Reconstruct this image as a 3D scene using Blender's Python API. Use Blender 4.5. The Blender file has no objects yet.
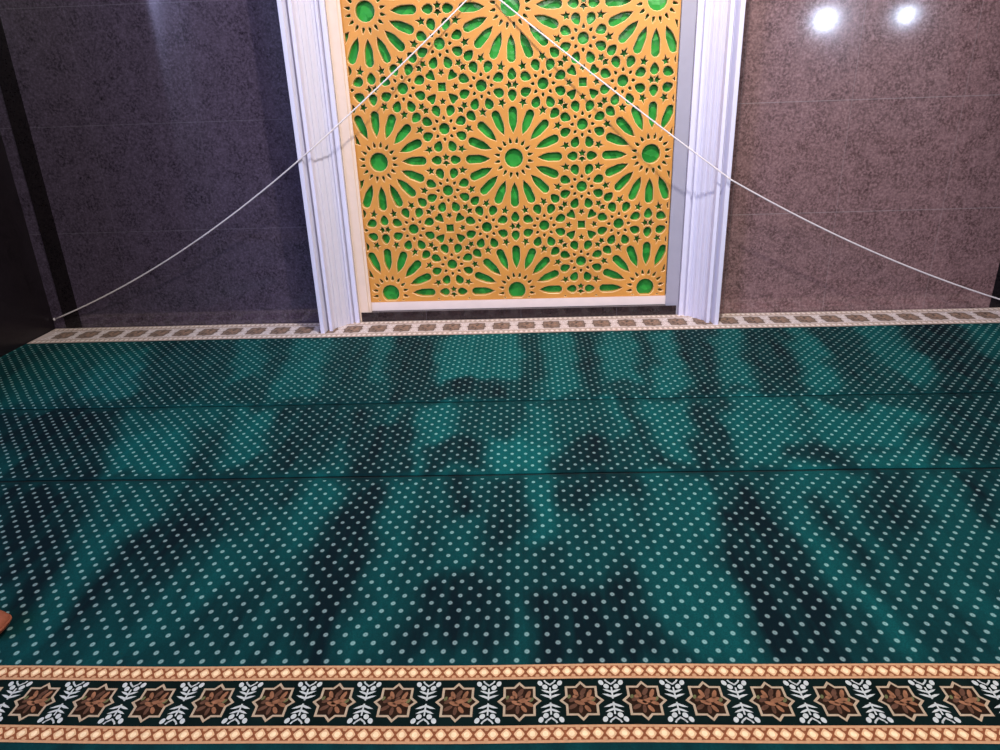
import bpy, bmesh, math, random
import numpy as np
from mathutils import Vector, Matrix
from mathutils.geometry import delaunay_2d_cdt
random.seed(7)
COL = bpy.context.scene.collection
PI = math.pi

# ------------------------------------------------------------------ helpers
def link(o, parent=None):
    COL.objects.link(o)
    if parent: o.parent = parent
    return o
def mesh_obj(name, verts, faces, mats, parent=None, midx=None, smooth=False):
    me = bpy.data.meshes.new(name)
    me.from_pydata([tuple(v) for v in verts], [], faces)
    for m in (mats if isinstance(mats, (list, tuple)) else [mats]): me.materials.append(m)
    if midx: me.polygons.foreach_set('material_index', midx)
    if smooth: me.polygons.foreach_set('use_smooth', [True]*len(me.polygons))
    me.update()
    return link(bpy.data.objects.new(name, me), parent)
def empty(name, loc=(0,0,0)):
    o = bpy.data.objects.new(name, None); o.empty_display_size = .1
    o.location = loc
    return link(o)
def tag(o, label, cat, group=None):
    o['label'] = label; o['category'] = cat
    if group: o['group'] = group
    return o
def struct(o):
    o['kind'] = 'structure'; return o
class MB:
    def __init__(s): s.v=[]; s.f=[]; s.m=[]
    def add(s, vs, fs, m=0):
        b=len(s.v); s.v+= [tuple(v) for v in vs]; s.f += [tuple(i+b for i in f) for f in fs]; s.m += [m]*len(fs)
    def box(s, x0,y0,z0,x1,y1,z1,m=0):
        vs=[(x0,y0,z0),(x1,y0,z0),(x1,y1,z0),(x0,y1,z0),(x0,y0,z1),(x1,y0,z1),(x1,y1,z1),(x0,y1,z1)]
        s.add(vs,[(0,3,2,1),(4,5,6,7),(0,1,5,4),(1,2,6,5),(2,3,7,6),(3,0,4,7)],m)
    def poly(s, pts, z, m=0):            # flat polygon on the floor plane, facing up
        a=sum(pts[i][0]*pts[(i+1)%len(pts)][1]-pts[(i+1)%len(pts)][0]*pts[i][1] for i in range(len(pts)))
        if a<0: pts=pts[::-1]
        s.add([(x,y,z) for x,y in pts],[tuple(range(len(pts)))],m)
    def ell(s, cx,cy,a,b,ang,z,m=0,n=10):
        c,sn=math.cos(ang),math.sin(ang)
        s.poly([(cx+a*math.cos(t)*c-b*math.sin(t)*sn, cy+a*math.cos(t)*sn+b*math.sin(t)*c) for t in [2*PI*k/n for k in range(n)]],z,m)
    def ring(s, pts, w, z, m=0):         # closed outline of width w
        n=len(pts); inn=[]
        for i in range(n):
            p0=Vector(pts[i-1]);p=Vector(pts[i]);p1=Vector(pts[(i+1)%n])
            d0=(p-p0).normalized();d1=(p1-p).normalized()
            n0=Vector((-d0.y,d0.x));n1=Vector((-d1.y,d1.x));mm=(n0+n1).normalized()
            inn.append(p+mm*(w/max(.4,mm.dot(n0))))
        vs=[(x,y,z) for x,y in pts]+[(q.x,q.y,z) for q in inn]
        s.add(vs,[(i,(i+1)%n,n+(i+1)%n,n+i) for i in range(n)],m)
    def stroke(s, pts, w, z, m=0):
        for a,b in zip(pts,pts[1:]):
            a=Vector(a);b=Vector(b);d=(b-a).normalized();nn=Vector((-d.y,d.x))*w/2;e=d*w*.25
            s.poly([tuple(a-e+nn),tuple(a-e-nn),tuple(b+e-nn),tuple(b+e+nn)],z,m)
    def build(s, name, mats, parent=None, smooth=False): return mesh_obj(name,s.v,s.f,mats,parent,s.m,smooth)

# ------------------------------------------------------------------ materials
def srgb(r,g,b):
    f=lambda c:(c/255/12.92 if c/255<=.04045 else ((c/255+.055)/1.055)**2.4)
    return (f(r),f(g),f(b),1)
class NT:
    def __init__(s,name):
        s.mat=bpy.data.materials.new(name); s.mat.use_nodes=True
        s.t=s.mat.node_tree; s.n=s.t.nodes; s.l=s.t.links
        s.b=s.n['Principled BSDF']
    def new(s,ty,**k):
        n=s.n.new(ty)
        for a,v in k.items(): setattr(n,a,v)
        return n
    def put(s,sock,val):
        if hasattr(val,'is_output'): s.l.new(val,sock)
        else: sock.default_value=val
    def math(s,op,a,b=0.0,c=None,clamp=False):
        n=s.new('ShaderNodeMath',operation=op,use_clamp=clamp); s.put(n.inputs[0],a); s.put(n.inputs[1],b)
        if c is not None: s.put(n.inputs[2],c)
        return n.outputs[0]
    def mix(s,f,a,b,bt='MIX'):
        n=s.new('ShaderNodeMix',data_type='RGBA',blend_type=bt); s.put(n.inputs[0],f); s.put(n.inputs[6],a); s.put(n.inputs[7],b); return n.outputs[2]
    def ramp(s,f,a,b,c0=(0,0,0,1),c1=(1,1,1,1)):
        n=s.new('ShaderNodeValToRGB'); e=n.color_ramp.elements
        e[0].position=a;e[0].color=c0;e[1].position=b;e[1].color=c1; s.put(n.inputs[0],f); return n.outputs[0]
    def noise(s,vec,scale,detail=2,rough=.5):
        n=s.new('ShaderNodeTexNoise'); n.inputs['Scale'].default_value=scale; n.inputs['Detail'].default_value=detail; n.inputs['Roughness'].default_value=rough
        s.l.new(vec,n.inputs['Vector']); return n.outputs[0]
    def pos(s): return s.new('ShaderNodeNewGeometry').outputs['Position']
    def bump(s,h,st,dist=.002):
        n=s.new('ShaderNodeBump'); n.inputs['Strength'].default_value=st; n.inputs['Distance'].default_value=dist
        s.l.new(h,n.inputs['Height']); s.l.new(n.outputs[0],s.b.inputs['Normal'])
def paint(name, col, rough=.5, spec=.5, var=.06, scale=14, metal=0, bump=0):
    t=NT(name); p=t.pos(); nz=t.noise(p,scale,4)
    dk=tuple(c*(1-var) for c in col[:3])+(1,); lt=tuple(min(1,c*(1+var)) for c in col[:3])+(1,)
    t.put(t.b.inputs['Base Color'],t.ramp(nz,.3,.7,dk,lt))
    t.b.inputs['Roughness'].default_value=rough; t.b.inputs['Specular IOR Level'].default_value=spec; t.b.inputs['Metallic'].default_value=metal
    if bump: t.bump(t.noise(p,220,2),bump)
    return t.mat
def granite(name, base, fleck, joints=True, rough=.14, jx=(0,.64), jz=.64, jcol=(.16,.14,.17,1), spec=.5, jstr=.5):
    t=NT(name); p=t.pos()
    n1=t.noise(p,70,5,.7); n2=t.noise(p,9,3,.6); n3=t.noise(p,38,3,.6)
    c=t.mix(t.ramp(n1,.40,.66),base,fleck)
    c=t.mix(t.math('MULTIPLY',t.ramp(n3,.50,.72),.6),c,tuple(.45*x for x in base[:3])+(1,))
    c=t.mix(t.math('MULTIPLY',t.ramp(n2,.35,.7),.45),c,fleck)
    vo=t.new('ShaderNodeTexVoronoi'); vo.inputs['Scale'].default_value=60; t.l.new(p,vo.inputs['Vector'])
    c=t.mix(t.math('MULTIPLY',t.ramp(vo.outputs['Distance'],.08,.22,(1,1,1,1),(0,0,0,1)),.3),c,tuple(min(1,1.9*x) for x in fleck[:3])+(1,))
    if joints:
        sp=t.new('ShaderNodeSeparateXYZ'); t.l.new(p,sp.inputs[0])
        def line(coord,o,step,w):
            f=t.math('FRACT',t.math('DIVIDE',t.math('SUBTRACT',coord,o-step*20),step))
            d=t.math('MULTIPLY',t.math('MINIMUM',f,t.math('SUBTRACT',1.0,f)),step)
            return t.math('LESS_THAN',d,w)
        j=t.math('MAXIMUM',line(sp.outputs[2],0,jz,.0022),t.math('MULTIPLY',line(sp.outputs[0],jx[0],jx[1],.0018),.6))
        c=t.mix(t.math('MULTIPLY',j,jstr),c,jcol)
    t.put(t.b.inputs['Base Color'],c)
    t.put(t.b.inputs['Roughness'],t.math('ADD',t.math('MULTIPLY',n1,.06),rough-.03))
    t.b.inputs['Specular IOR Level'].default_value=spec
    return t.mat

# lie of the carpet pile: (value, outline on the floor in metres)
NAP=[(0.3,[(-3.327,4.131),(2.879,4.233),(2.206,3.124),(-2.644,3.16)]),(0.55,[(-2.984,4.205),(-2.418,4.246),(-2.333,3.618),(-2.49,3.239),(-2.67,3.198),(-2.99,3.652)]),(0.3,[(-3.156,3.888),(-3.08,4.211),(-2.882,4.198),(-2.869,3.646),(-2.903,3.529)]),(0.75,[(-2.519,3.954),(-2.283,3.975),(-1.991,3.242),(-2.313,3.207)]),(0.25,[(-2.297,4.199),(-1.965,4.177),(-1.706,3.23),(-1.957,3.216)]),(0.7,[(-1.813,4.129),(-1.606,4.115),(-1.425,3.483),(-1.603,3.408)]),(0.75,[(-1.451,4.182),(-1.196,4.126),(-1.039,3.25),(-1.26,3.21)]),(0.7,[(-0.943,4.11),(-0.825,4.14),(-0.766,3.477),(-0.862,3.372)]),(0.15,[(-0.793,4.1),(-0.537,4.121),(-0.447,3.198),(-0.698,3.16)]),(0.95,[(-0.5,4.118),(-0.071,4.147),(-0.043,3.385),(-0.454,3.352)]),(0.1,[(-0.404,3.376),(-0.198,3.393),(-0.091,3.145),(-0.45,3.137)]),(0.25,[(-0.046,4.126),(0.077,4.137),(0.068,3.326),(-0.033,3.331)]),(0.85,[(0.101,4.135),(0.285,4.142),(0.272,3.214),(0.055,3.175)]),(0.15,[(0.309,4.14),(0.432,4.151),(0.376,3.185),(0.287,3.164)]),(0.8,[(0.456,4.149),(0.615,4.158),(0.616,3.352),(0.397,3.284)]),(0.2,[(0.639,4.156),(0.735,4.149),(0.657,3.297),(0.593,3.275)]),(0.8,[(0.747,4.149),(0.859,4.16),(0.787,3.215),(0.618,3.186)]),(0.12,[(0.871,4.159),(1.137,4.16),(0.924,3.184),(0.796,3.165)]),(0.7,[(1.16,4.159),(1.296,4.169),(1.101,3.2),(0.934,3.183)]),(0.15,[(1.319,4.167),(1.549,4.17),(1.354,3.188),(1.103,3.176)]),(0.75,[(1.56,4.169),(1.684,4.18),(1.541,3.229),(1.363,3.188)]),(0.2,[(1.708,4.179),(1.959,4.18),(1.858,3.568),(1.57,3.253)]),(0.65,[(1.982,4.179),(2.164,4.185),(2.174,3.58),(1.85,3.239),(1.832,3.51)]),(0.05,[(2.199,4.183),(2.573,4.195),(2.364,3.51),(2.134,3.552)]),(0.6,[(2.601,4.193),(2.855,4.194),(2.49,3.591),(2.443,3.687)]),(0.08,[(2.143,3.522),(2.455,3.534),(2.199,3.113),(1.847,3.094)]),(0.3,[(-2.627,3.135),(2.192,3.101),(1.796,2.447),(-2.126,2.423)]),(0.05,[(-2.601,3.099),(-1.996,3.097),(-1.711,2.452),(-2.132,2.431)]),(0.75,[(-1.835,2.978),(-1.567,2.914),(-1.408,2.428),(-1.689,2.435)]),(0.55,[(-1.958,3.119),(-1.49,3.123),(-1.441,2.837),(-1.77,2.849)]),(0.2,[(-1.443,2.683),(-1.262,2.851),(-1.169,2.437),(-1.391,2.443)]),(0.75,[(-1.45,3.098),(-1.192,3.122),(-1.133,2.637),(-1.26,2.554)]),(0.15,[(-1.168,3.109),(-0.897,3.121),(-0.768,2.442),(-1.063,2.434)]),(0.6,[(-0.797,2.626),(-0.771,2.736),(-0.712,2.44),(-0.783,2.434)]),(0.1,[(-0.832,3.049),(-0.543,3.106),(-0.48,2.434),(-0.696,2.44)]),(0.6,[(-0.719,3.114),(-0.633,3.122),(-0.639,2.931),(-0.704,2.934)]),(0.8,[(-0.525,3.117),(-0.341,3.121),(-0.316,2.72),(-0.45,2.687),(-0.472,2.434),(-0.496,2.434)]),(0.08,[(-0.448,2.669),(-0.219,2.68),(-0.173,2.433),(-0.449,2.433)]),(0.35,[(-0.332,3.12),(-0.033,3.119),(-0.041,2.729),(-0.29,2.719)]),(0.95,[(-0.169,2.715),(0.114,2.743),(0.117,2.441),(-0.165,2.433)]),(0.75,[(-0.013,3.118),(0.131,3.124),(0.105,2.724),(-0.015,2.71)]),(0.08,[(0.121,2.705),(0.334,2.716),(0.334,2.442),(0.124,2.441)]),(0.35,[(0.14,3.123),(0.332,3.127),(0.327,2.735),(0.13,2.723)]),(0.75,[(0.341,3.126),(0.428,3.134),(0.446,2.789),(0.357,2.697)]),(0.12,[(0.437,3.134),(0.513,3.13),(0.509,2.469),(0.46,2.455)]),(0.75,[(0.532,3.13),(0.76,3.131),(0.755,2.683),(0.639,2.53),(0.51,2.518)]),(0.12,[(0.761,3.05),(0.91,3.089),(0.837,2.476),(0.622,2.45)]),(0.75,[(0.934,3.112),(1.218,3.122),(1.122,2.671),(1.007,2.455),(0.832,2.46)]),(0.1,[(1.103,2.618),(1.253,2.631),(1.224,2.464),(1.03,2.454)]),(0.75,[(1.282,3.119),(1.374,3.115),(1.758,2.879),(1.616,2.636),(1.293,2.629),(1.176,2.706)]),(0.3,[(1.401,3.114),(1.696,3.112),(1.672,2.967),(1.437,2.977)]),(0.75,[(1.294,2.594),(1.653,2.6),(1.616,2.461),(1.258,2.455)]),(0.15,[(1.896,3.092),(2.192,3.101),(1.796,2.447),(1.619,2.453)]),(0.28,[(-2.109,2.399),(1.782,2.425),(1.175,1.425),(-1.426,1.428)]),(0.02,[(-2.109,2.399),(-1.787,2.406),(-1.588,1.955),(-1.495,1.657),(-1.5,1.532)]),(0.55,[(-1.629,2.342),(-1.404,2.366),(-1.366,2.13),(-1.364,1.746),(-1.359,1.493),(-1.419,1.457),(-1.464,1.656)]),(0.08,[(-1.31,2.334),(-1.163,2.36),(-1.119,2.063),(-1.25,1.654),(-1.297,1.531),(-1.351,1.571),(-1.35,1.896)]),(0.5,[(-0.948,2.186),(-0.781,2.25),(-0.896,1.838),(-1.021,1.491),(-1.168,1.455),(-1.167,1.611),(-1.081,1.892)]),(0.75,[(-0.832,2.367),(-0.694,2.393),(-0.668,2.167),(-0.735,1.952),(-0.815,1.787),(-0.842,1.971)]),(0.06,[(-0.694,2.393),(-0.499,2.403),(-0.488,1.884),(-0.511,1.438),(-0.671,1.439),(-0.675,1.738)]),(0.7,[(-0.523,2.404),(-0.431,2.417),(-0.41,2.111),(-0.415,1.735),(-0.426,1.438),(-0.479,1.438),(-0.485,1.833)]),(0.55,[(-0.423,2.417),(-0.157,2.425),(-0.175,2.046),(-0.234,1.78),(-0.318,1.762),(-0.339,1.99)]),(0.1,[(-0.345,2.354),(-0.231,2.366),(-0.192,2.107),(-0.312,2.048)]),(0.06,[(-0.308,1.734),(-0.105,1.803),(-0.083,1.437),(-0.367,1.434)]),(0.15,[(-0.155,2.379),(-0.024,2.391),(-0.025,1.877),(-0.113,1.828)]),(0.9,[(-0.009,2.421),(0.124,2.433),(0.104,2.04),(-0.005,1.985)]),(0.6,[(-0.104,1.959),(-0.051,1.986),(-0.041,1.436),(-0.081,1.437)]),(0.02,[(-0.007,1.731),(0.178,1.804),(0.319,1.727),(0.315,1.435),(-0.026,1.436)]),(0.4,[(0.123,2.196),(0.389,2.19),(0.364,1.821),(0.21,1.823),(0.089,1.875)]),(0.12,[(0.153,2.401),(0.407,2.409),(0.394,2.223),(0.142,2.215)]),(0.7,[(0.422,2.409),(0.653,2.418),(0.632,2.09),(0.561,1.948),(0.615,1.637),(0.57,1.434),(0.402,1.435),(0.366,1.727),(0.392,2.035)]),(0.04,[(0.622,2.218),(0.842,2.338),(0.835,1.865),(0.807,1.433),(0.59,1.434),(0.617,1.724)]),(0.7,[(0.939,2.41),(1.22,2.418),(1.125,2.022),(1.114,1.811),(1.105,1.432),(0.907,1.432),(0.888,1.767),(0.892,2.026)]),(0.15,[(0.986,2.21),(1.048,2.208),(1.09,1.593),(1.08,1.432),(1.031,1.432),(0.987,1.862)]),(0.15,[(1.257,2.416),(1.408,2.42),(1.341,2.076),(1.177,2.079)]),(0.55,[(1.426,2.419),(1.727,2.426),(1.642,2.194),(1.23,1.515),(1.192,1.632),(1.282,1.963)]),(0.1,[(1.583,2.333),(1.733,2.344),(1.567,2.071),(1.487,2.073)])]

def pile(name, y0, y1, dots=True):
    """velvet pile: lie of the nap from the 'nap' attribute, woven ring dots on a staggered grid between y0 and y1"""
    t=NT(name); p=t.pos()
    at=t.new('ShaderNodeAttribute'); at.attribute_name='nap'; nap=at.outputs['Fac']
    sp=t.new('ShaderNodeSeparateXYZ'); t.l.new(p,sp.inputs[0])
    n1=t.noise(p,260,2); mp=t.new('ShaderNodeMapping'); t.l.new(p,mp.inputs[0]); mp.inputs['Scale'].default_value=(1,.16,1)
    n2=t.noise(mp.outputs[0],16,3,.6)
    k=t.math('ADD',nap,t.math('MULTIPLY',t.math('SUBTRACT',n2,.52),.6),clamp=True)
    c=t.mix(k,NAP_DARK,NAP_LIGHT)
    c=t.mix(t.math('MULTIPLY',t.ramp(n1,.35,.65),.35),c,(0,.01,.01,1))
    if dots:
        wob=t.math('MULTIPLY',t.math('SUBTRACT',t.noise(p,7,1),.5),.006)
        def grid(ox,oy):
            fx=t.math('SUBTRACT',t.math('FRACT',t.math('DIVIDE',t.math('ADD',t.math('ADD',sp.outputs[0],wob),56-ox-.0105+.028),.056)),.5)
            fy=t.math('SUBTRACT',t.math('FRACT',t.math('DIVIDE',t.math('ADD',t.math('ADD',sp.outputs[1],wob),65-oy-.019+.0325),.065)),.5)
            fx=t.math('MULTIPLY',fx,.056); fy=t.math('MULTIPLY',fy,.065)
            return t.math('SQRT',t.math('ADD',t.math('POWER',fx,2.0),t.math('POWER',t.math('MULTIPLY',fy,.85),2.0)))
        d=t.math('MINIMUM',grid(0,0),grid(.028,.0325))
        m=t.ramp(t.math('MULTIPLY',d,100.0),.46,.82,(1,1,1,1),(0,0,0,1))
        core=t.ramp(t.math('MULTIPLY',d,100.0),.08,.30,(.55,.55,.55,1),(1,1,1,1))
        m=t.math('MULTIPLY',m,core)
        m=t.math('MULTIPLY',m,t.math('MULTIPLY',t.math('GREATER_THAN',sp.outputs[1],y0),t.math('LESS_THAN',sp.outputs[1],y1)))
        c=t.mix(t.math('MULTIPLY',m,.85),c,t.mix(k,DOT_DARK,DOT_LIGHT))
    t.put(t.b.inputs['Base Color'],c)
    t.b.inputs['Roughness'].default_value=.95; t.b.inputs['Specular IOR Level'].default_value=.1
    t.bump(n1,.25,.003)
    return t.mat
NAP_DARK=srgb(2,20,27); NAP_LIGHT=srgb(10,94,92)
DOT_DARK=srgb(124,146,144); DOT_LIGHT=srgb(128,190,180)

M_wall_l = granite('plum_granite_tiles', srgb(46,38,47), srgb(88,76,91), jx=(-1.945,.66), rough=.085, spec=.8, jstr=.35)
M_wall_r = granite('mauve_granite_tiles', srgb(84,62,61), srgb(150,118,117), jx=(1.898,.634), rough=.085, spec=.8, jcol=(.32,.27,.27,1), jstr=.5)
M_hall = paint('hall_plaster', srgb(205,200,205), .8, .2)
M_lit_rim = paint('lit_gold_edge', srgb(228,184,124), .4, .5, .1, 5)  # light caught on the hole edges, painted as paler gold
M_recess_shade = paint('recess_shade', srgb(66,30,14), .8, .1)  # shade inside the small deep holes, painted dark brown
M_grey_shade = paint('shaded_grey_plaster', srgb(160,155,166), .6, .3, .03)  # shade of the right stile painted as grey; also covers the niche wall
M_sill = paint('blush_plaster', srgb(236,216,206), .6, .3, .03)
M_side  = granite('side_granite', srgb(20,15,18), srgb(34,27,30), joints=False, rough=.3, spec=.3)
M_strip = granite('dark_strip', srgb(20,16,19), srgb(34,28,30), joints=False, rough=.25, spec=.25)  # near-black tone of the narrow bands at both ends of the back wall
M_skirt = granite('skirting_granite', srgb(30,23,25), srgb(52,42,45), jx=(-.04,.62), jz=3.0)
M_white = paint('white_gloss_paint', srgb(216,212,228), .34, .4, .008)
M_cream = paint('cream_plaster', srgb(226,200,180), .6, .3, .03)
M_gold  = paint('gold_lacquer', srgb(210,144,66), .36, .5, .10, 5)
def foil():
    t=NT('green_foil'); p=t.pos()
    v=t.new('ShaderNodeTexVoronoi'); v.inputs['Scale'].default_value=22; t.l.new(p,v.inputs['Vector'])
    sp=t.new('ShaderNodeSeparateColor'); t.l.new(v.outputs['Color'],sp.inputs[0])
    t.put(t.b.inputs['Base Color'],t.mix(t.math('ADD',t.math('MULTIPLY',sp.outputs[0],.6),t.math('MULTIPLY',t.noise(p,9,3),.4)),srgb(18,108,34),srgb(60,168,66)))
    t.b.inputs['Roughness'].default_value=.22; t.b.inputs['Specular IOR Level'].default_value=.6
    t.bump(v.outputs['Distance'],.3,.01)
    return t.mat
M_green = foil()
M_cord  = paint('cotton_cord', srgb(222,212,210), .9, .1, .1, 300)
M_floor = paint('floor_tile', srgb(10,16,17), .9, .4, .1)
M_tan   = paint('tan_yarn', srgb(188,142,104), .95, .05, .12, 90)
M_rust  = paint('rust_yarn', srgb(132,76,48), .95, .05, .2, 90)
M_core  = paint('butter_yarn', srgb(236,206,162), .95, .05, .1, 90)
M_bead  = paint('cream_yarn', srgb(216,172,128), .95, .05, .1, 90)
M_line  = paint('sand_yarn', srgb(170,148,122), .95, .05, .12, 90)
M_medal = paint('chocolate_yarn', srgb(38,24,16), .95, .05, .3, 60)
M_leaf1 = paint('copper_yarn', srgb(136,92,66), .95, .05, .25, 60)
M_leaf2 = paint('umber_yarn', srgb(88,60,46), .95, .05, .25, 60)
M_leaf3 = paint('olive_yarn', srgb(96,96,62), .95, .05, .2, 60)
M_ivory = paint('ivory_yarn', srgb(184,186,180), .95, .05, .08, 90)
M_bgd   = paint('bottle_green_yarn', srgb(8,22,20), .95, .05, .4, 8)
M_cream2= paint('pale_cream_yarn', srgb(206,186,176), .95, .05, .08, 60)
M_bead2 = paint('pale_bead_yarn', srgb(232,208,188), .95, .05, .08, 60)
M_tan2  = paint('pale_tan_yarn', srgb(186,164,150), .95, .05, .1, 60)
M_med2  = paint('taupe_yarn', srgb(134,112,98), .95, .05, .25, 60)
M_lf2a  = paint('sienna_yarn', srgb(158,126,106), .95, .05, .2, 60)
M_lf2b  = paint('dusk_yarn', srgb(98,82,74), .95, .05, .2, 60)
M_line2 = paint('grey_brown_yarn', srgb(110,94,86), .95, .05, .1, 60)
M_ivory2= paint('white_yarn', srgb(232,220,216), .95, .05, .06, 60)
M_hide  = paint('russet_cloth', srgb(140,78,56), .8, .2, .15, 40)

# ------------------------------------------------------------------ the setting
WY=4.454; XL=-3.17; XR=3.05; TOP=3.0
CXN=-.0625                                   # centre of the niche
b=MB(); b.box(-14,-11,-.06,13,4.9,0); struct(b.build('floor',M_floor))
b=MB(); b.box(XL-.2,WY,0,CXN-1.04,WY+.2,TOP); struct(b.build('wall_back',M_wall_l))
b=MB(); b.box(CXN+1.04,WY,0,XR+.2,WY+.2,TOP); struct(b.build('wall_back',M_wall_r))
b=MB(); b.box(CXN-1.04,WY+.2,0,CXN+1.04,WY+.3,TOP); struct(b.build('wall_niche',M_grey_shade))
b=MB(); b.box(-14,-11.2,0,13,-11,4.5); struct(b.build('wall_rear',M_hall))  # unseen rear wall, added for the polished granite to mirror
for px in (-11.2,-8.6,-6.4,-4.4,2.2,5.2,7.35):  # unseen hall columns, added so the granite reflects vertical bands
    b=MB(); b.box(px-.3,-9.6,0,px+.3,-9.0,4.5); struct(b.build('hall_column',M_hall if px in (-8.6,7.35,5.2) else M_skirt))
b=MB(); b.box(XL-.2,2.2,0,XL,WY,TOP); struct(b.build('wall_left',M_side))
b=MB(); b.box(XR,3.3,0,XR+.2,WY,TOP); struct(b.build('wall_right',M_side))
b=MB(); b.box(-3.09,WY-.006,0,-2.983,WY,TOP); struct(b.build('dark_strip_left',M_strip))
b=MB(); b.box(2.945,WY-.006,0,XR,WY,TOP); struct(b.build('dark_strip_right',M_strip))
b=MB(); b.box(CXN-1.024,4.4470,0,CXN+1.024,4.4490,.073); b.box(CXN-.957,4.4490,0,CXN+.957,4.477,.073); struct(b.build('baseboard_niche',M_skirt))
b=MB(); b.box(CXN-1.30,4.2,TOP-.25,CXN+1.30,WY+.02,TOP); struct(b.build('trim_3',M_white))

# ------------------------------------------------------------------ fluted pilasters either side of the niche
def arc(cx,cy,r,a0,a1,n): return [(cx+r*math.cos(math.radians(a0+(a1-a0)*k/n)), cy+r*math.sin(math.radians(a0+(a1-a0)*k/n))) for k in range(n+1)]
def profile():
    # (distance outward from the niche edge, projection towards the room), inner to outer
    p=[(0,-.011),(0,.016),(.026,.016),(.028,.002),(.036,.002),(.037,.036),(.050,.036),(.052,.028)]
    for k in range(3):                       # three low reeds in the hollow
        x=.054+.026*k; y=.028+.034*k
        p+=[(x,y),(x+.009,y+.010),(x+.011,y+.015),(x+.014,y+.016),(x+.016,y+.013),(x+.024,y+.026)]
    p+=[(.134,.128),(.136,.182),(.156,.182),(.157,.162),(.163,.148),(.170,.156),(.173,.186),(.177,.222),(.200,.222),(.203,.218),(.203,-.011)]
    return p
def pilaster(side, label):
    pts=profile(); n=len(pts); loc=(CXN+side*1.14,4.34,0.0112)
    vs=[(CXN+side*(1.038+a)-loc[0],4.440-bb-loc[1],z) for z in (0,TOP-.265) for a,bb in pts]; fs=[]
    for i in range(n):
        j=(i+1)%n; q=(i,j,n+j,n+i); fs.append(q if side<0 else q[::-1])
    cap=tuple(range(n)); fs.append(cap if side>0 else cap[::-1]); top=tuple(range(n,2*n)); fs.append(top if side<0 else top[::-1])
    o=mesh_obj('fluted_pilaster',vs,fs,M_white); o.location=loc
    tag(o,label,'pilaster','fluted white pilasters framing the niche')
pilaster(-1,'white fluted pilaster framing the left side of the gold lattice')
pilaster(1,'white fluted pilaster framing the right side of the gold lattice')

# ------------------------------------------------------------------ gold lattice screen
LP=.825; LX=-.0622; LZ=1.0135; LYF=4.484
X0,X1,Z0,Z1=-1.027,.893,.131,2.73
def radial(cx,cz,ang,prof):
    """prof: (along, halfwidth) from inner to outer; returns closed outline"""
    c,s=math.cos(ang),math.sin(ang)
    up=[(a,w) for a,w in prof]; dn=[(a,-w) for a,w in reversed(prof) if w>1e-6]
    return [(cx+a*c-w*s, cz+a*s+w*c) for a,w in up+dn]
def star(cx,cz,ang,R,r,n=5,first=1.0):
    out=[]
    for k in range(2*n):
        rr=(R*(first if k==0 else 1)) if k%2==0 else r
        a=ang+PI*k/n; out.append((cx+rr*math.cos(a),cz+rr*math.sin(a)))
    return out
def circ(cx,cz,r,n): return [(cx+r*math.cos(2*PI*k/n),cz+r*math.sin(2*PI*k/n)) for k in range(n)]
PETAL=[(.174,0),(.212,.0190),(.248,.0290),(.300,.0305),(.332,.0300),(.348,.0190),(.354,.009)]
SHIELD=[(.093,.006),(.106,.0195),(.130,.0315),(.149,.0310),(.165,.0185),(.170,.006)]
DOT16=[(.104,.006),(.111,.0105),(.124,.0095),(.144,.001)]
def sh(off,prof,k=1): return [(a*k+off,w*k) for a,w in prof]
def cell_holes():
    """holes of one repeat, in units of the period, big rosette at 0,0 and square at .5,.5"""
    H=[]
    d=math.radians
    H.append(circ(0,0,.0675,16))
    for k in range(16):
        H.append(radial(0,0,d(22.5*k),PETAL))
        a=d(22.5*k+11.25)
        H.append(radial(0,0,a,DOT16))
        H.append(star(.389*math.cos(a),.389*math.sin(a),a+PI,.0300,.0155,5,1.4))
    for k in range(4): 
        H.append(radial(0,0,d(90*k),sh(.298,SHIELD)))
        H.append(radial(0,0,d(45+90*k),sh(.292,SHIELD)))
    for k in range(2):                       # twin stars half way between big rosettes
        for s in (-1,1):
            e=.0185*s
            c=(.5,e) if k==0 else (e,.5)
            H.append(star(c[0],c[1],(PI/2 if k==0 else 0)+(PI if s<0 else 0),.030,.0155,5,1))
    for q in range(4):                       # small rosettes round the square
        a=d(90*q); cx,cz=.5+.281*math.cos(a),.5+.281*math.sin(a)
        H.append(circ(cx,cz,.040,12))
        for k in range(8):
            H.append(radial(cx,cz,d(45*k),[(.061,.006),(.069,.0110),(.078,.0095),(.089,.001)]))
            H.append(radial(cx,cz,d(22.5+45*k),SHIELD))
        a2=a+PI/4; u=(math.cos(a2+PI/2),math.sin(a2+PI/2)); m=(.5+.281*.7071*math.cos(a2),.5+.281*.7071*math.sin(a2))
        for s in (-1,1): H.append(star(m[0]+.0185*s*u[0],m[1]+.0185*s*u[1],math.atan2(u[1],u[0])+(PI if s<0 else 0),.029,.0155))
        H.append(star(.5+.096*math.cos(a),.5+.096*math.sin(a),a+PI,.0255,.0135))
        H.append(radial(.5,.5,a2,[(.068,.004),(.086,.017),(.110,.029),(.128,.032),(.138,.020),(.134,.0)]))
    H.append([(.5-.028,.5-.028),(.5+.028,.5-.028),(.5+.028,.5+.028),(.5-.028,.5+.028)])
    return H
def clip(poly,x0,x1,z0,z1):
    for ax,lim,sg in ((0,x0,1),(0,x1,-1),(1,z0,1),(1,z1,-1)):
        out=[]
        for i in range(len(poly)):
            p,q=poly[i-1],poly[i]; pi=(p[ax]-lim)*sg>=0; qi=(q[ax]-lim)*sg>=0
            if pi!=qi:
                t=(lim-p[ax])/(q[ax]-p[ax]); out.append((p[0]+t*(q[0]-p[0]),p[1]+t*(q[1]-p[1])))
            if qi: out.append(q)
        poly=out
        if not poly: return []
    return poly
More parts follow.
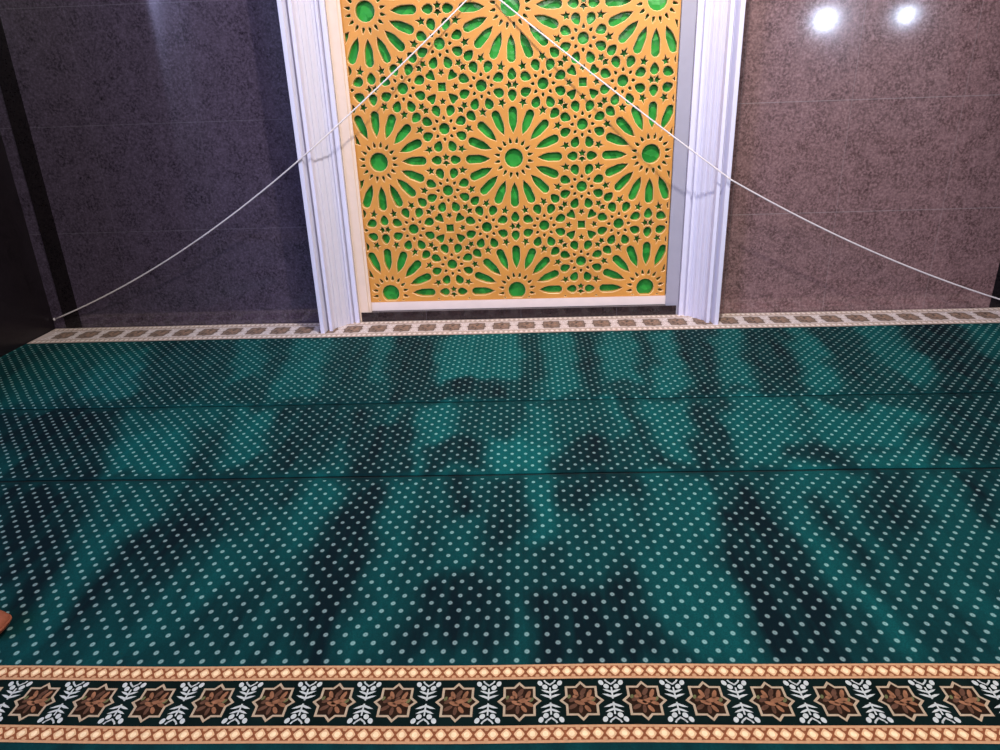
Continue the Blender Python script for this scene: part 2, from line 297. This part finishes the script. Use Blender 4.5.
def area(p): return sum(p[i-1][0]*p[i][1]-p[i][0]*p[i-1][1] for i in range(len(p)))/2
def lattice(parent):
    base=cell_holes(); holes=[]; seen=set(); ins=.010
    for i in range(-2,3):
        for j in range(-2,4):
            for h in base:
                w=[(LX+LP*(i+x),LZ+LP*(j+z)) for x,z in h]
                c=(round(sum(p[0] for p in w)/len(w),3),round(sum(p[1] for p in w)/len(w),3))
                if c in seen: continue
                seen.add(c)
                w=clip(w,X0+ins,X1-ins,Z0+ins,Z1-ins)
                if len(w)<3 or abs(area(w))<3e-5: continue
                q=[]
                for p in w:
                    if not q or (abs(p[0]-q[-1][0])+abs(p[1]-q[-1][1]))>4e-4: q.append(p)
                if area(q)<0: q=q[::-1]
                holes.append(q)
    # front outlines are a hair wider than the walls: a chamfered edge
    def grow(p,e):
        n=len(p); out=[]
        for i in range(n):
            a=Vector(p[i-1]);c=Vector(p[i]);d=Vector(p[(i+1)%n])
            d0=(c-a).normalized();d1=(d-c).normalized(); n0=Vector((d0.y,-d0.x));n1=Vector((d1.y,-d1.x)); mm=n0+n1
            mm=mm.normalized() if mm.length>1e-4 else n0
            out.append(tuple(c+mm*e/max(.6,mm.dot(n0))))
        return out
    outs=[(X0,Z0),(X1,Z0),(X1,Z1),(X0,Z1)]
    pts=[Vector(p) for p in outs]; faces=[[0,1,2,3]]; fr=[]
    for h in holes:
        h2=h; g=grow(h,.0036); fr.append(g); bs=len(pts); pts+=[Vector(p) for p in g]; faces.append(list(range(bs,bs+len(g))))
    r=delaunay_2d_cdt(pts,[],faces,2,1e-5)
    v2,f2,of=r[0],r[2],r[5]
    tri=[tuple(f) for f,o in zip(f2,of) if list(o)==[0]]
    mb=MB()
    mb.add([(p.x,LYF,p.y) for p in v2],tri,0)
    for h,g in zip(holes,fr):
        n=len(h)
        vs=[(x,LYF,z) for x,z in g]+[(x,LYF+.0030,z) for x,z in h]+[(x,LYF+.030,z) for x,z in h]
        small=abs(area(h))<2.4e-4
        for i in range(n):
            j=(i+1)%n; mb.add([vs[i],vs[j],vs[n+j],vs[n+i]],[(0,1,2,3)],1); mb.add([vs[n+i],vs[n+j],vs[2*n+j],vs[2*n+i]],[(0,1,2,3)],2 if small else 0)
        if small: mb.add([(x,LYF+.010,z) for x,z in h],[tuple(range(n))],2)  # dark floor closing the small holes, painted-in shade
    vs=[(x,LYF,z) for x,z in outs]+[(x,LYF+.030,z) for x,z in outs]
    mb.add(vs,[((i+1)%4,i,4+i,4+(i+1)%4) for i in range(4)],0)
    return mb.build('lattice_plate',[M_gold,M_lit_rim,M_recess_shade],parent)
scr=empty('lattice_screen',(0,0,0))
tag(scr,'gold pierced lattice screen of star rosettes over a bright green backing','lattice screen')
lattice(scr)
b=MB(); b.box(X0-.005,LYF+.0305,Z0-.02,X1+.005,LYF+.038,Z1+.02); b.build('green_backing',M_green,scr)['label']='bright green backing panel'
b=MB(); b.box(CXN-1.03,4.479,.0745,CXN+1.03,4.508,Z0-.001); b.build('sill',M_sill,scr)['label']='pinkish cream sill under the lattice'
for side,mat,lab in ((-1,M_cream,'cream left stile'),(1,M_grey_shade,'right stile, its shade painted grey')):
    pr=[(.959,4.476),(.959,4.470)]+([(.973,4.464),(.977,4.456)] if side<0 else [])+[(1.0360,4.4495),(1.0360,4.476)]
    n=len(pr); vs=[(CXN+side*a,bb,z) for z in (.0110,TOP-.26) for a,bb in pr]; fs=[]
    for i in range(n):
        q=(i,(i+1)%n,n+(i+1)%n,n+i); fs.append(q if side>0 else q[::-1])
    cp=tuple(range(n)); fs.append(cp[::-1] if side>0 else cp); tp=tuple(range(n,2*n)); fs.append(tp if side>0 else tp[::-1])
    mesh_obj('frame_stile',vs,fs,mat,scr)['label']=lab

# ------------------------------------------------------------------ carpets
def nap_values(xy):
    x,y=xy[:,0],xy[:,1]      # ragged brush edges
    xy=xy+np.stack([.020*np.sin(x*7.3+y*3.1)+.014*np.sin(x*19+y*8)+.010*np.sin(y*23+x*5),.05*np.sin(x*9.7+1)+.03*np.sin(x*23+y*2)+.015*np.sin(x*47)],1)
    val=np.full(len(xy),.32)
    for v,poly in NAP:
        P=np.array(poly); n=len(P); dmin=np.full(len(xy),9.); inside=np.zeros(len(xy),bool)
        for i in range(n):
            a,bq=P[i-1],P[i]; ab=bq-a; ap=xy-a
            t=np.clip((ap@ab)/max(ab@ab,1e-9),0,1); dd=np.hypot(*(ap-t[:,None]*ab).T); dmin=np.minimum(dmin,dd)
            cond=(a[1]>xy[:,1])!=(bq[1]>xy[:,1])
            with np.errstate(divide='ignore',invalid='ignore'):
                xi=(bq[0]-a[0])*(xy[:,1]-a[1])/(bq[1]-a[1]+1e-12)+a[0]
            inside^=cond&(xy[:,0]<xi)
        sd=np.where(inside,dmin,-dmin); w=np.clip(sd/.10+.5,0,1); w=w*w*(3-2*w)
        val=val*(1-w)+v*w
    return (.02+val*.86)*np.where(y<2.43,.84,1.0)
rs=np.random.RandomState(3)
def carpet(name,x0,x1,y0,y1,yd0,yd1,label,thick=.010,napped=True):
    nx=int((x1-x0)/.022); ny=max(8,int((y1-y0)/.022))
    xs=np.linspace(x0,x1,nx); ys=np.concatenate([[y0,y0+.002,y0+.006],np.linspace(y0+.014,y1-.014,ny),[y1-.006,y1-.002,y1]])
    yy=len(ys); X,Y=np.meshgrid(xs,ys)
    wav=.0035*np.sin(X*1.7+.4)+.0012*np.sin(X*6.1)
    Yw=Y+wav
    e=np.minimum(Y-y0,y1-Y); Z=thick-.006*np.clip(1-e/.008,0,1)**2
    Z=Z+.0006*np.sin(X*9+Y*5)*np.sin(Y*11-X*3)
    vs=np.stack([X,Yw,Z],-1).reshape(-1,3)
    fs=[(j*nx+i,j*nx+i+1,(j+1)*nx+i+1,(j+1)*nx+i) for j in range(yy-1) for i in range(nx-1)]
    # skirts down to the floor
    vl=[tuple(v) for v in vs]
    def skirt(ids):
        bs=len(vl)
        for k in ids: vl.append((vl[k][0],vl[k][1],.0005))
        for k in range(len(ids)-1): fs.append((ids[k],bs+k,bs+k+1,ids[k+1]))
    skirt(list(range(nx-1,-1,-1))); skirt([(yy-1)*nx+i for i in range(nx)]); skirt([j*nx for j in range(yy)]); skirt([j*nx+nx-1 for j in range(yy-1,-1,-1)])
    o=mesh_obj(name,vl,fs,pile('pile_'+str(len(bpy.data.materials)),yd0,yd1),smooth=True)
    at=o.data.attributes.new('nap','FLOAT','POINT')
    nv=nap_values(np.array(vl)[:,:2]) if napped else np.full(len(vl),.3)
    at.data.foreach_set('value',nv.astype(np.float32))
    tag(o,label,'carpet')
    return o
def border(parent,x0,x1,yn,yf,xc,per,M,wave,ms=1.0):
    """woven border: two bead bands and a row of eight-pointed medallions between paired sprays"""
    ground,tan,rust,bead,line,medal,l1,l2,l3,ivory,core=range(11)
    mb=MB(); W=yf-yn; z=.0112
    Y=lambda t: yn+t*W                        # 0 near .. 1 far
    k0=int(math.floor((x0-xc)/per))-1; k1=int(math.ceil((x1-xc)/per))+1
    def strip(t0,t1,m,zz):
        n=int((x1-x0)/.05)
        vs=[]; 
        for i in range(n+1):
            x=x0+(x1-x0)*i/n; vs+=[(x,Y(t0),zz),(x,Y(t1),zz)]
        mb.add(vs,[(2*i,2*i+2,2*i+3,2*i+1) for i in range(n)],m)
    strip(.03,.97,ground,z)
    for lo in (0.0,.795):
        strip(lo,lo+.205,tan,z+.0003); strip(lo+.030,lo+.175,rust,z+.0006)
        nb=5; bp=per/nb
        for k in range(k0*nb,k1*nb):
            cx=xc+k*bp
            if not x0+.01<cx<x1-.01: continue
            cy=Y(lo+.1025); mb.poly([(cx+.0128*math.copysign(abs(math.cos(a))**1.7,math.cos(a)),cy+W*.066*math.copysign(abs(math.sin(a))**1.7,math.sin(a))) for a in [2*PI*q/12 for q in range(12)]],z+.0009,bead)
            mb.ell(cx,cy,.0070,W*.034,0,z+.0012,core,8)
            for s in (-1,1):
                mb.ell(cx+bp/2,cy+s*W*.062,.006,.006,0,z+.0009,tan,6)
    S=W/.238; ym=Y(.5)
    for k in range(k0,k1+1):
        cx=xc+k*per
        if x0+.062<cx<x1-.062:
            D=.0545*ms;Dy=.0605*S;Sx=.0395*ms*ms;Sy=.0445*S*ms;n1=.0135*ms;n2=.0145*S*ms
            quad=[(Dx_,Dy_) for Dx_,Dy_ in [(D,0),(Sx,n2),(Sx,Sy),(n1,Sy),(0,Dy),(-n1,Sy),(-Sx,Sy),(-Sx,n2),(-D,0),(-Sx,-n2),(-Sx,-Sy),(-n1,-Sy),(0,-Dy),(n1,-Sy),(Sx,-Sy),(Sx,-n2)]]
            pts=[(cx+a,ym+c) for a,c in quad]
            mb.poly(pts,z+.0004,medal); mb.ring(pts,.0058,z+.0010,line)
            jit=lambda: random.uniform(-.0015,.0015)
            for (ax,ay,ra,rb,an,m) in [(-.022,.004,.012,.006,.6,l2),(-.012,.022,.013,.0055,1.9,l1),(.004,.026,.014,.006,1.1,l2),(.020,.020,.015,.0055,1.2,l1),(.012,.002,.020,.007,.35,l1),(-.006,-.006,.014,.006,-.4,l1),(.024,-.008,.013,.0055,-.5,l1),(-.022,-.018,.013,.006,.6,l2),(-.004,-.026,.013,.005,1.5,l2),(.012,-.024,.012,.0055,2.1,l1),(.030,.004,.008,.0045,1.0,l3),(-.030,.012,.007,.004,1.2,l3),(-.016,.012,.007,.005,.2,l1),(.002,.010,.008,.004,.9,l2)]:
                mb.ell(cx+ax*ms+jit(),ym+ay*S+jit(),ra*ms,rb*ms,an,z+.0007+.0001*(m==l1),m,8)
        gx=cx+per/2
        if x0+.05<gx<x1-.05:
            for s in (-1,1):
                q=lambda a,c: (gx+a,ym+s*c*S)
                for t in (-1,1):
                    px,py=q(t*.0245,.0555); mb.ell(px,py,.0085,.0062,s*t*1.25,z+.0008,ivory)
                    px,py=q(t*.0125,.0435); mb.ell(px,py,.0080,.0066,s*t*1.1,z+.0008,ivory)
                    mb.stroke([q(0,.050),q(t*.010,.0585),q(t*.0135,.0640)],.0042,z+.0008,ivory)
                    mb.poly([q(t*.0015,.029),q(t*.012,.0335),q(t*.0225,.0345),q(t*.013,.0275),q(t*.0015,.0225)],z+.0008,ivory)
                    mb.poly([q(t*.0015,.0150),q(t*.012,.0195),q(t*.0250,.0205),q(t*.014,.0135),q(t*.0015,.0080)],z+.0008,ivory)
                mb.stroke([q(0,.006),q(0,.040)],.0040,z+.0008,ivory)
    # gentle waver of the laid carpet
    mb.v=[(x,y+wave(x),zq) for x,y,zq in mb.v]
    return mb.build('border',M,parent)
CX0,CX1=XL+.006,XR-.004
wav=lambda y0: (lambda x: .0045*math.sin(x*1.7+y0*3+.3*2)+.002*math.sin(x*6.1+y0))
BACK0=3.137
c1=carpet('carpet',CX0,CX1,BACK0,4.4465,3.141,4.135,'dark green dotted carpet strip against the wall, pale medallion border at its back')
border(c1,CX0+.003,CX1-.003,4.141,4.4455,-.006,.158,[M_cream2,M_tan2,M_tan2,M_bead2,M_line2,M_med2,M_lf2a,M_lf2b,M_lf2a,M_ivory2,M_ivory2],lambda x:.004*math.sin(x*2.1)+.002*math.sin(x*6.0),1.14)['label']='pale border of brown medallions'
c2=carpet('carpet',CX0,CX1,2.434,3.124,2.437,3.100,'narrow plain dark green dotted carpet strip between the two seams')
c3=carpet('carpet',CX0,CX1,.92,2.420,1.436,2.392,'nearest dark green dotted carpet strip, dark medallion border along its front')
border(c3,CX0+.003,CX1-.003,1.193,1.432,-.0372,.1523,[M_bgd,M_tan,M_rust,M_bead,M_line,M_medal,M_leaf1,M_leaf2,M_leaf3,M_ivory,M_core],lambda x:.0025*math.sin(x*3.1+.4)+.0015*math.sin(x*8.0))['label']='dark border of copper star medallions and ivory sprays'

# ------------------------------------------------------------------ cords
def tube(mb,pts,r,n=7):
    pts=[Vector(p) for p in pts]; rings=[]
    for i,p in enumerate(pts):
        d=(pts[min(i+1,len(pts)-1)]-pts[max(i-1,0)]).normalized()
        u=d.cross(Vector((0,1,.1))).normalized(); w=d.cross(u)
        rings.append([p+u*r*math.cos(2*PI*k/n)+w*r*math.sin(2*PI*k/n) for k in range(n)])
    vs=[v for rg in rings for v in rg]
    fs=[(i*n+k,i*n+(k+1)%n,(i+1)*n+(k+1)%n,(i+1)*n+k) for i in range(len(pts)-1) for k in range(n)]
    fs+= [tuple(range(n))[::-1],tuple(range((len(pts)-1)*n,len(pts)*n))]
    mb.add(vs,fs)
def ball(mb,c,r,n=8):
    vs=[];fs=[]
    for i in range(n+1):
        for k in range(n): 
            a=PI*i/n; t=2*PI*k/n; vs.append((c[0]+r*math.sin(a)*math.cos(t),c[1]+r*math.sin(a)*math.sin(t),c[2]+r*math.cos(a)))
    for i in range(n):
        for k in range(n): fs.append((i*n+k,i*n+(k+1)%n,(i+1)*n+(k+1)%n,(i+1)*n+k))
    mb.add(vs,fs)
def sag(a,c,drop,n=28):
    a=Vector(a);c=Vector(c); return [a.lerp(c,t)+Vector((0,0,-4*drop*t*(1-t))) for t in [k/n for k in range(n+1)]]
def cord(name,start,mid,end,d1,d2,label):
    mb=MB(); pts=sag(start,mid,d1)[:-1]+sag(mid,end,d2); tube(mb,pts,.0045)
    ball(mb,end,.009); ball(mb,start,.010)
    return tag(mb.build(name,M_cord,smooth=True),label,'cord')
KX=-.235
cord('cord',(KX,4.462,1.93),(-1.215,4.196,1.117),(-3.15,4.44,.078),.012,.085,'thin white cord sagging from the niche top down to the left corner')
cord('cord',(KX+.035,4.462,1.93),(1.165,4.192,.887),(3.03,4.25,.07),.012,.06,'thin white cord sagging from the niche top down to the right corner')
# ------------------------------------------------------------------ russet cushion at the left edge
def cushion(loc):
    mb=MB(); n=20; a,bb,h=.15,.055,.036
    vs=[];fs=[]
    sp=lambda v,e: math.copysign(abs(v)**e,v)
    for i in range(n+1):
        ph=-PI/2+PI*i/n
        for k in range(2*n):
            th=PI*k/n
            vs.append((a*sp(math.cos(ph),.6)*sp(math.cos(th),.55),bb*sp(math.cos(ph),.6)*sp(math.sin(th),.55),h*sp(math.sin(ph),.8)+h))
    for i in range(n):
        for k in range(2*n): fs.append((i*2*n+k,i*2*n+(k+1)%(2*n),(i+1)*2*n+(k+1)%(2*n),(i+1)*2*n+k))
    mb.add(vs,fs); o=mb.build('cushion',M_hide,smooth=True); o.location=loc
    tag(o,'small russet cushion lying on the carpet at the far left edge','cushion')
    pm=MB(); ring=[Vector((a*1.004*sp(math.cos(t),.55),bb*1.01*sp(math.sin(t),.55),h)) for t in [2*PI*k/48 for k in range(49)]]
    tube(pm,ring,.004,6); pm.build('piping',M_hide,o,smooth=True)
cushion((-1.636,1.548,.0108))

# ------------------------------------------------------------------ camera
R=Vector((0.99901949,0.02972507,-0.03280974)); U=Vector((0.01934669,0.37346854,0.92744108)); F=Vector((-0.03982166,0.92716647,-0.37252727))
cd=bpy.data.cameras.new('camera'); cd.sensor_width=36; cd.lens=36*710.05/1000; cd.clip_start=.05
cam=bpy.data.objects.new('camera',cd); link(cam)
cam.matrix_world=Matrix(((R.x,U.x,-F.x,0),(R.y,U.y,-F.y,0),(R.z,U.z,-F.z,1.4),(0,0,0,1)))
bpy.context.scene.camera=cam

# ------------------------------------------------------------------ light
def light(name,kind,loc,energy,col=(1,1,1),target=None,**k):
    ld=bpy.data.lights.new(name,kind); ld.energy=energy; ld.color=col
    for a,v in k.items(): setattr(ld,a,v)
    o=bpy.data.objects.new(name,ld); link(o); o.location=loc
    if target: o.rotation_euler=(Vector(target)-Vector(loc)).to_track_quat('-Z','Y').to_euler()
    return o
light('ceiling_lamp_or_fill','AREA',(.5,2.5,3.5),105,(1,.97,.96),(.1,3.9,.6),shape='DISK',size=.14)
light('ceiling_lamp_or_fill','AREA',(.6,-.6,3.4),62,(1,.95,.92),(.2,3.6,.5),shape='DISK',size=2.0)  # added wide fill from behind the camera, not an actual lamp
light('hall_lamp_or_wash','POINT',(6.7,-8.77,2.6),125,(.66,.76,1),shadow_soft_size=.11)
light('hall_lamp_or_wash','POINT',(8.27,-8.4,2.6),70,(.66,.76,1),shadow_soft_size=.08)
light('hall_lamp_or_wash','POINT',(7.4,-8.6,4.4),420,(.95,.88,.9),shadow_soft_size=.3)  # added light to brighten the unseen rear wall for reflections
light('hall_lamp_or_wash','POINT',(-9.0,-8.2,4.2),1100,(.56,.60,1),shadow_soft_size=.4)  # added blue wash on the rear wall, gives the left granite a bluish reflection
light('blue_fill','AREA',(-6.0,-4.0,5.6),440,(.40,.50,1),(-2,3.5,.2),shape='RECTANGLE',size=3.0,size_y=3.0)  # added blue light for the left side, raised clear of reflections; no window
light('warm_fill','AREA',(2.8,-1.0,3.4),48,(1,.86,.78),(1.7,4.4,1.3),shape='DISK',size=1.4)  # added warm fill aimed at the right wall, no lamp there
light('niche_lamp','POINT',(.80,4.25,2.28),3.0,(1,.85,.30),shadow_soft_size=.03)
w=bpy.data.worlds.new('world'); bpy.context.scene.world=w; w.use_nodes=True
w.node_tree.nodes['Background'].inputs[0].default_value=(.30,.30,.34,1); w.node_tree.nodes['Background'].inputs[1].default_value=.7
sc=bpy.context.scene
sc.view_settings.view_transform='Standard'; sc.view_settings.look='None'; sc.view_settings.exposure=0; sc.view_settings.gamma=1
